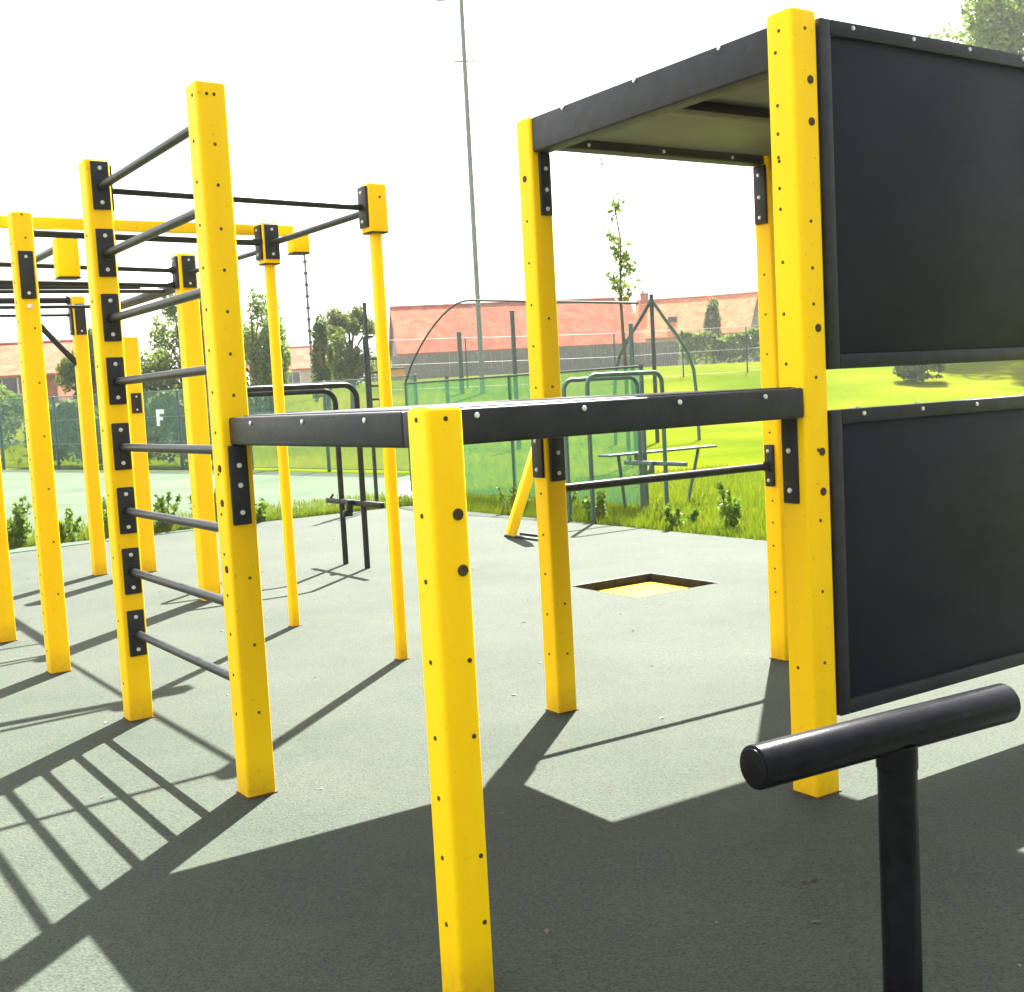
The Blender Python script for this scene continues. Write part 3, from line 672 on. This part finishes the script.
# ------------------------------------------------------------------ fences
def mesh_fence(name, pts, h, postm, screenm, label, step=2.6, ph=None, pr=.045, wires=4, cat='fence', posts_at=None):
    x0, y0 = pts[0]; r = empty(name, (x0, y0, tz(x0, y0)), 0, label, cat); z0 = tz(x0, y0)
    for (ax, ay), (bx, by) in zip(pts, pts[1:]):
        ln = math.hypot(bx - ax, by - ay); k = max(1, int(round(ln / step)))
        for i in range(k + 1):
            if i == k and (bx, by) != pts[-1]: continue
            u = i / k; px, py = ax + (bx - ax) * u, ay + (by - ay) * u; pz = tz(px, py) - z0
            mb = MB(); mb.cyl((0, 0, -.1), (0, 0, (ph or h) + .03), pr, 0, n=10, bev=.01); mb.build('post', postm, r, (px - x0, py - y0, pz))
            if i < k:
                v = (i + 1) / k; qx, qy = ax + (bx - ax) * v, ay + (by - ay) * v; qz = tz(qx, qy) - z0
                a, b = Vector((px - x0, py - y0, pz)), Vector((qx - x0, qy - y0, qz)); nr = Vector((by - ay, ax - bx, 0)).normalized() * .03
                s = MB()
                s.poly([a + nr + Vector((0, 0, .05)), b + nr + Vector((0, 0, .05)), b + nr + Vector((0, 0, h)), a + nr + Vector((0, 0, h))])
                s.build('mesh_panel', screenm, r, autosmooth=False)
                w = MB()
                for j in range(wires):
                    zz = .06 + (h - .06) * j / (wires - 1); w.cyl(a + nr * 1.4 + Vector((0, 0, zz)), b + nr * 1.4 + Vector((0, 0, zz)), .012, 0, n=6)
                w.build('rail', postm, r)
    return r
mesh_fence('court_fence', [(-24, 38.8), (-15.2, 36.2), (-6.6, 30.8), (-1.95, 26.0)], 2.1, 'teal', 'screen2', 'long teal windscreen fence at the back of the pale court', 2.7)
def single_post(x, y, h, r_, label, arm=None, name='fence_post'):
    r = empty(name, (x, y, tz(x, y)), .3, label, 'post', 'dark steel posts behind the workout area')
    mb = MB(); mb.box((-r_, -r_, -.1), (r_, r_, h), 0, .01); mb.build('shaft', 'fencepost', r)
    c = MB(); c.box((-r_ - .012, -r_ - .012, h), (r_ + .012, r_ + .012, h + .02), 0, .004); c.build('cap', 'black', r)
    return r
single_post(-5.75, 30.2, 3.05, .065, 'thick dark post at the back fence right of the ladder post')
single_post(-2.44, 50, 1.55, .07, 'short dark post standing in the far lawn behind the near short post')
single_post(-2.20, 60, 3.0, .10, 'dark post in front of the long timber fence left of the mast')
single_post(.28, 35, 3.95, .055, 'tall dark post just right of the floodlight mast')
# gate post beside the slim yellow post
gp = empty('gate_post', (-2.03, 18.0, 0), .2, 'black gate post with hinge frame behind the slim yellow post', 'gate post')
mb = MB(); mb.cyl((0, 0, -.05), (0, 0, 3.05), .03, 0, n=10, bev=.006); mb.build('shaft', 'fencepost', gp)
mb = MB(); mb.tube(bend((-.04, .0, 1.2), (-.04, 0, 2.55), (.10, 0, 2.55), .07)[:-1] + [(.10, 0, 2.55)], .022, 0, 8)
for z in (1.4, 1.6, 1.8, 2.0, 2.2): mb.box((-.04, -.012, z), (.16, .012, z + .03), 0)
mb.cyl((.15, 0, 1.1), (.15, 0, 2.45), .02, 0, n=8); mb.build('hinge_frame', 'fencepost', gp)
# ball-court end: green screen with an arched net above it
ce = empty('ball_net', (0, 18.2, 0), math.atan2(15.75 - 20.4, 1.78 + 1.66), 'green ball screen with a rounded grey-green net rising above it', 'ball net')
x0, x1, hs = -2.9, 2.95, 1.86; ztop = 3.10
def prof(t):
    u = min(1, t / .36); top = ztop - .42 * max(0, t - .3) / .7
    return hs + (top - hs) * math.sin(u * math.pi / 2) ** .8
K = 28; ts = [k / K for k in range(K + 1)]
s = MB(); s.poly([(x0, 0, .03), (x1, 0, .03), (x1, 0, hs), (x0, 0, hs)]); s.build('screen', 'screen', ce, autosmooth=False)
s = MB()
for a, b in zip(ts, ts[1:]):
    s.poly([(x0 + (x1 - x0) * a, .02, hs), (x0 + (x1 - x0) * b, .02, hs), (x0 + (x1 - x0) * b, .02, prof(b)), (x0 + (x1 - x0) * a, .02, prof(a))])
s.build('net', 'net', ce, autosmooth=False)
s = MB(); s.tube([(x0 + (x1 - x0) * t, .02, prof(t)) for t in ts], .016, 0, 8); s.cyl((x0, 0, hs), (x1, 0, hs), .014, 0, n=8); s.cyl((x0, .02, hs + .55), (x1, .02, hs + .55), .008, 0, n=6) if False else None
s.build('arch_tube', 'fencepost', ce)
for x, hh in ((x0, hs), (.05, hs), (x1, hs)):
    s = MB(); s.cyl((x, .03, -.05), (x, .03, hh + .02), .028, 0, n=10); s.build('post', 'teal', ce)
# strut post with two curved arms
sp = empty('strut_post', (4.25, 34.5, tz(4.25, 34.5)), 0, 'dark post with two curved braces forming an arch, seen under the tower roof', 'post frame')
g = 2.05 - 0
mb = MB(); mb.cyl((0, 0, -.1), (0, 0, 4.2), .06, 0, n=12, bev=.01); mb.build('shaft', 'fencepost', sp)
for sg in (-1, 1):
    pts = [(0, 0, 4.05), (sg * .35, 0, 3.5), (sg * .72, 0, 2.95), (sg * .98, 0, 2.5), (sg * 1.12, 0, 2.0), (sg * 1.18, 0, 1.2), (sg * 1.2, 0, -.05)]
    mb = MB(); mb.tube(pts, .05, 0, 10); mb.build('brace', 'fencepost' if sg < 0 else 'teal', sp)
# tall wire fence on the bank
mesh_fence('wire_fence', [(-6.0, 62), (6, 66), (22, 74)], 2.6, 'fencepost', 'wire', 'faint tall wire fence on the grass bank before the houses', 4.0, pr=.04, wires=3)
# long grey timber fence in front of the houses
def timber_fence(x0, y0, x1, y1, h, label):
    r = empty('timber_fence', (x0, y0, tz(x0, y0)), math.atan2(y1 - y0, x1 - x0), label, 'fence'); ln = math.hypot(x1 - x0, y1 - y0); k = int(ln / 2.4)
    for i in range(k):
        mb = MB(); a = i * ln / k; b = (i + 1) * ln / k; n = 14
        for j in range(n):
            u = a + (b - a) * j / n; mb.box((u + .008, -.012 + .012 * (j % 2), .06), (u + (b - a) / n - .004, .012 + .012 * (j % 2), h + random.uniform(-.015, .015)), 0)
        mb.build('board_panel', 'timber', r)
        q = MB(); q.box((a - .05, .03, -.2), (a + .05, .13, h + .05), 0, .005); q.build('post', 'timber', r)
timber_fence(-9.3, 83, 12.0, 84, 1.75, 'long grey timber fence below the terracotta-roofed houses')

# ------------------------------------------------------------------ houses
def house(x, y, rz, w, d, he, hr, roofm, wallm, label, chimney=None, windows=(), dormer=None, name='house', over=.3):
    z = tz(x, y) - .1; r = empty(name, (x, y, z), rz, label, 'house')
    mb = MB(); h2 = d / 2
    pts = [(-w / 2, -h2, 0), (w / 2, -h2, 0), (w / 2, h2, 0), (-w / 2, h2, 0)]; top = [(a, b, he) for a, b, _ in pts]; ra, rb = (-w / 2, 0, hr - .12), (w / 2, 0, hr - .12)
    mb.poly([pts[0], pts[1], top[1], top[0]]); mb.poly([pts[2], pts[3], top[3], top[2]]); mb.poly([pts[1], pts[2], top[2], rb, top[1]]); mb.poly([pts[3], pts[0], top[0], ra, top[3]])
    mb.build('wall', wallm, r, autosmooth=False)
    sl = (hr - he) / h2; mb = MB(); ov = over
    for sg in (-1, 1):
        y1 = sg * (h2 + ov); z1 = he - sl * ov; t = .14
        q = [(-w / 2 - ov, y1, z1), (w / 2 + ov, y1, z1), (w / 2 + ov, 0, hr), (-w / 2 - ov, 0, hr)]; q2 = [(a, b, c - t) for a, b, c in q]
        mb.poly(q); mb.poly(q2[::-1])
        for i in range(4):
            j = (i + 1) % 4
            if i != 2: mb.poly([q[i], q[j], q2[j], q2[i]])
    mb.cyl((-w / 2 - ov, 0, hr), (w / 2 + ov, 0, hr), .11, 0, n=8)
    ro = mb.build('roof', roofm, r, autosmooth=False)
    if chimney:
        for cx in chimney:
            c = MB(); c.box((cx - .35, -.3, hr - .7), (cx + .35, .3, hr + .55), 0, .02); c.box((cx - .4, -.35, hr + .55), (cx + .4, .35, hr + .65), 0, .02); c.cyl((cx - .12, 0, hr + .65), (cx - .12, 0, hr + .9), .1, 0, n=8); c.build('chimney', 'brick', ro)
    if dormer:
        for cx in dormer:
            f = .45; yy = -(h2 + ov) * (1 - f); zz = he - sl * ov + (hr - he + sl * ov) * f
            c = MB(); c.box((cx - .4, yy - .35, zz - .2), (cx + .4, yy + .25, zz + .22), 0, .02); c.build('skylight', 'glass', ro)
    for wx, wz, ww, wh in windows:
        c = MB(); c.box((wx - ww / 2 - .08, -h2 - .05, wz - .08), (wx + ww / 2 + .08, -h2 + .05, wz + wh + .08), 0, .01); fr = c.build('window', 'white', r)
        g = MB(); g.box((wx - ww / 2, -h2 - .07, wz), (wx - .03, -h2 - .04, wz + wh)); g.box((wx + .03, -h2 - .07, wz), (wx + ww / 2, -h2 - .04, wz + wh)); g.build('pane', 'glass', fr)
    return r
house(.75, 95, R(10), 18.4, 8, 2.45, 5.9, 'roof_red', 'greywall', 'long house with a wide terracotta roof behind the floodlight mast', chimney=None, windows=[(-6.5, .9, 1.6, 1.2), (-2.5, .9, 1.6, 1.2), (2, .9, 1.6, 1.2), (6, .9, 1.6, 1.2)])
house(15.0, 108, R(-10), 5.6, 7, 3.2, 6.4, 'roof_orange', 'render', 'narrow house with an orange roof and a small skylight', chimney=[-2.3], windows=[(0, .9, 1.4, 1.2)], dormer=[.2])
house(20.4, 108, R(-24), 4.2, 7, 3.3, 6.5, 'roof_orange', 'render', 'small house with a bright orange roof nearest the tower post', windows=[(0, .9, 1.4, 1.2)])
house(24.2, 109, R(66), 6, 3.6, 3.3, 6.7, 'roof_orange', 'render', 'pale gabled house beside the tower post with a cream end wall', windows=[(0, .9, 1.4, 1.2)])
house(-32.6, 72, R(4), 14, 8, 1.7, 3.55, 'roof_red', 'brick', 'red brick house with a low terracotta roof at the far left', windows=[(4, .5, 1.6, .9), (0, .5, 1.6, .9)])
house(-20.5, 118, R(6), 8, 7, 2.4, 4.4, 'roof_red', 'render', 'distant pale house with a pink roof between the trees', windows=[(0, .9, 1.4, 1.0)])
sh = empty('garden_shed', (-7.6, 80.5, tz(-7.6, 80.5)), 0, 'small orange garden shed in front of the timber fence', 'shed')
mb = MB(); mb.box((-.85, -.6, 0), (.85, .6, .75), 0, .02); mb.build('wall', 'orange', sh)
mb = MB(); mb.box((-1.0, -.75, .75), (1.0, .75, .86), 0, .02); mb.build('roof', 'fencepost', sh)

# ------------------------------------------------------------------ masts
def mast(x, y, H, r0, r1, label, lamps=True, name='floodlight_mast'):
    r = empty(name, (x, y, tz(x, y)), 0, label, 'mast')
    mb = MB(); mb.tube([(0, 0, -.2), (0, 0, H * .35), (0, 0, H * .7), (0, 0, H)], [r0, r0 * .8 + r1 * .2, (r0 + r1) / 2, r1], 0, 10); mb.build('shaft', 'galv', r)
    if lamps:
        for k in range(30):
            z = 2 + (H - 3) * k / 29; s = 1 if k % 2 else -1
            q = MB(); q.cyl((s * (r0 + .08), 0, z), (-s * r0, 0, z), .02, 0, n=6); q.build('step', 'fencepost', r)
        q = MB(); q.box((-1.0, -.04, H - .05), (1.0, .04, H + .03), 0, .01); q.build('arm', 'fencepost', r)
        for cx in (-.95, .95):
            q = MB(); q.box((cx - .26, -.2, H - .02), (cx + .26, .2, H + .20), 0, .03); q.box((cx - .22, -.17, H - .035), (cx + .22, .17, H - .02), 1); q.build('lamp', ['fencepost', 'galv'], r)
        q = MB(); q.box((-.55, -.05, H - 3.0), (.55, .05, H - 2.96), 0); q.build('bracket', 'fencepost', r)
    else:
        for k in range(12):
            z = 1 + (H - 1.4) * k / 11
            q = MB(); q.cyl((0, 0, z), (0, 0, z + .12), r0 * 1.5, 0, n=8); q.build('collar', 'fencepost', r)
    return r
mast(-1.17, 60, 19.05, .125, .10, 'tall grey floodlight mast rising into the white sky between the rigs')
mast(-9.55, 60, 7.6, .07, .05, 'thin distant pole right of the ladder post', False, 'pole')
# white lettered mark on the far fence
sg = empty('fence_sign', (-9.25, 32.40, tz(-9.25, 32.40)), R(-32.1), 'small white F-shaped mark fixed on the far teal fence', 'sign')
mb = MB(); mb.box((-.17, -.06, 1.18), (-.06, -.045, 1.62), 0); mb.box((-.06, -.06, 1.5), (.13, -.045, 1.62), 0); mb.box((-.06, -.06, 1.33), (.07, -.045, 1.42), 0); mb.build('mark', 'white', sg)

# ------------------------------------------------------------------ haze
hm = bpy.data.materials.new('haze_air'); hm.use_nodes = True; hn = hm.node_tree; hn.nodes.clear()
ho = hn.nodes.new('ShaderNodeOutputMaterial'); hv = hn.nodes.new('ShaderNodeVolumePrincipled'); hv.inputs['Color'].default_value = (.93, .95, .97, 1); hv.inputs['Density'].default_value = HAZE; hv.inputs['Anisotropy'].default_value = .2
hn.links.new(hv.outputs[0], ho.inputs['Volume'])
mb = MB(); mb.box((-1100, -1100, -1.6), (1100, 1100, 27)); hz = mb.build('haze', hm, autosmooth=False); hz['kind'] = 'stuff'; hz['label'] = 'thin bright summer haze'
# ================================================================== light, sky, camera
w = bpy.data.worlds.new('World'); bpy.context.scene.world = w; w.use_nodes = True; nt = w.node_tree; nt.nodes.clear()
out = nt.nodes.new('ShaderNodeOutputWorld'); bg = nt.nodes.new('ShaderNodeBackground'); sky = nt.nodes.new('ShaderNodeTexSky')
sky.sky_type = 'NISHITA'; sky.sun_disc = False; sky.sun_elevation = R(52.1); sky.sun_rotation = R(14.5); sky.air_density = 1.0; sky.dust_density = 5.0; sky.ozone_density = 1.0
# thin bright cloud veil mixed over the sky
tc = nt.nodes.new('ShaderNodeTexCoord'); n = nt.nodes.new('ShaderNodeTexNoise'); n.inputs['Scale'].default_value = 2.2; n.inputs['Detail'].default_value = 6
nt.links.new(tc.outputs['Generated'], n.inputs['Vector'])
cr = nt.nodes.new('ShaderNodeValToRGB'); cr.color_ramp.elements[0].position = .25; cr.color_ramp.elements[0].color = (.55, .55, .55, 1); cr.color_ramp.elements[1].position = .7; cr.color_ramp.elements[1].color = (.9, .9, .9, 1)
nt.links.new(n.outputs[0], cr.inputs[0])
mx = nt.nodes.new('ShaderNodeMixRGB'); 
vd = nt.nodes.new('ShaderNodeVectorMath'); vd.operation = 'DOT_PRODUCT'; vd.inputs[1].default_value = Vector((-.72, .52, .45)).normalized()
nt.links.new(tc.outputs['Generated'], vd.inputs[0])
vr = nt.nodes.new('ShaderNodeMapRange'); vr.inputs[1].default_value = -.9; vr.inputs[2].default_value = .6; vr.inputs[3].default_value = .9; vr.inputs[4].default_value = 8.2
nt.links.new(vd.outputs['Value'], vr.inputs[0])
nt.links.new(vr.outputs[0], mx.inputs[2])
nt.links.new(cr.outputs[0], mx.inputs[0]); nt.links.new(sky.outputs[0], mx.inputs[1]); nt.links.new(mx.outputs[0], bg.inputs[0])
bg.inputs[1].default_value = .05; nt.links.new(bg.outputs[0], out.inputs[0])
sd = bpy.data.lights.new('sun', 'SUN'); sd.energy = 5; sd.angle = R(.55); sd.color = (1, .965, .90)
so = bpy.data.objects.new('sun', sd); C.objects.link(so)
az = Vector((.251, .968, 0)).normalized(); el = R(52.1); tosun = az * math.cos(el) + Vector((0, 0, math.sin(el)))
so.rotation_euler = tosun.to_track_quat('Z', 'Y').to_euler(); so.location = (0, 0, 30)
cam = bpy.data.cameras.new('camera'); co = bpy.data.objects.new('camera', cam); C.objects.link(co)
p, ro = R(4.878138853), R(3.0726882919)
fwd = Vector((0, math.cos(p), -math.sin(p))); right = Vector((1, 0, 0)); down = fwd.cross(right)
r2 = right * math.cos(ro) + down * math.sin(ro); dn = -right * math.sin(ro) + down * math.cos(ro)
m = Matrix(((r2.x, -dn.x, -fwd.x), (r2.y, -dn.y, -fwd.y), (r2.z, -dn.z, -fwd.z)))
co.matrix_world = Matrix.Translation((0, 0, 1.6)) @ m.to_4x4()
cam.sensor_width = 36; cam.sensor_fit = 'HORIZONTAL'; cam.lens = 36 * 1203.80488 / 1024; cam.clip_end = 3000; cam.clip_start = .05
sc = bpy.context.scene; sc.camera = co
sc.view_settings.view_transform = 'Standard'; sc.view_settings.look = 'None'; sc.view_settings.exposure = 2.8; sc.view_settings.gamma = 1
sc.cycles.max_bounces = 8; sc.cycles.transparent_max_bounces = 16
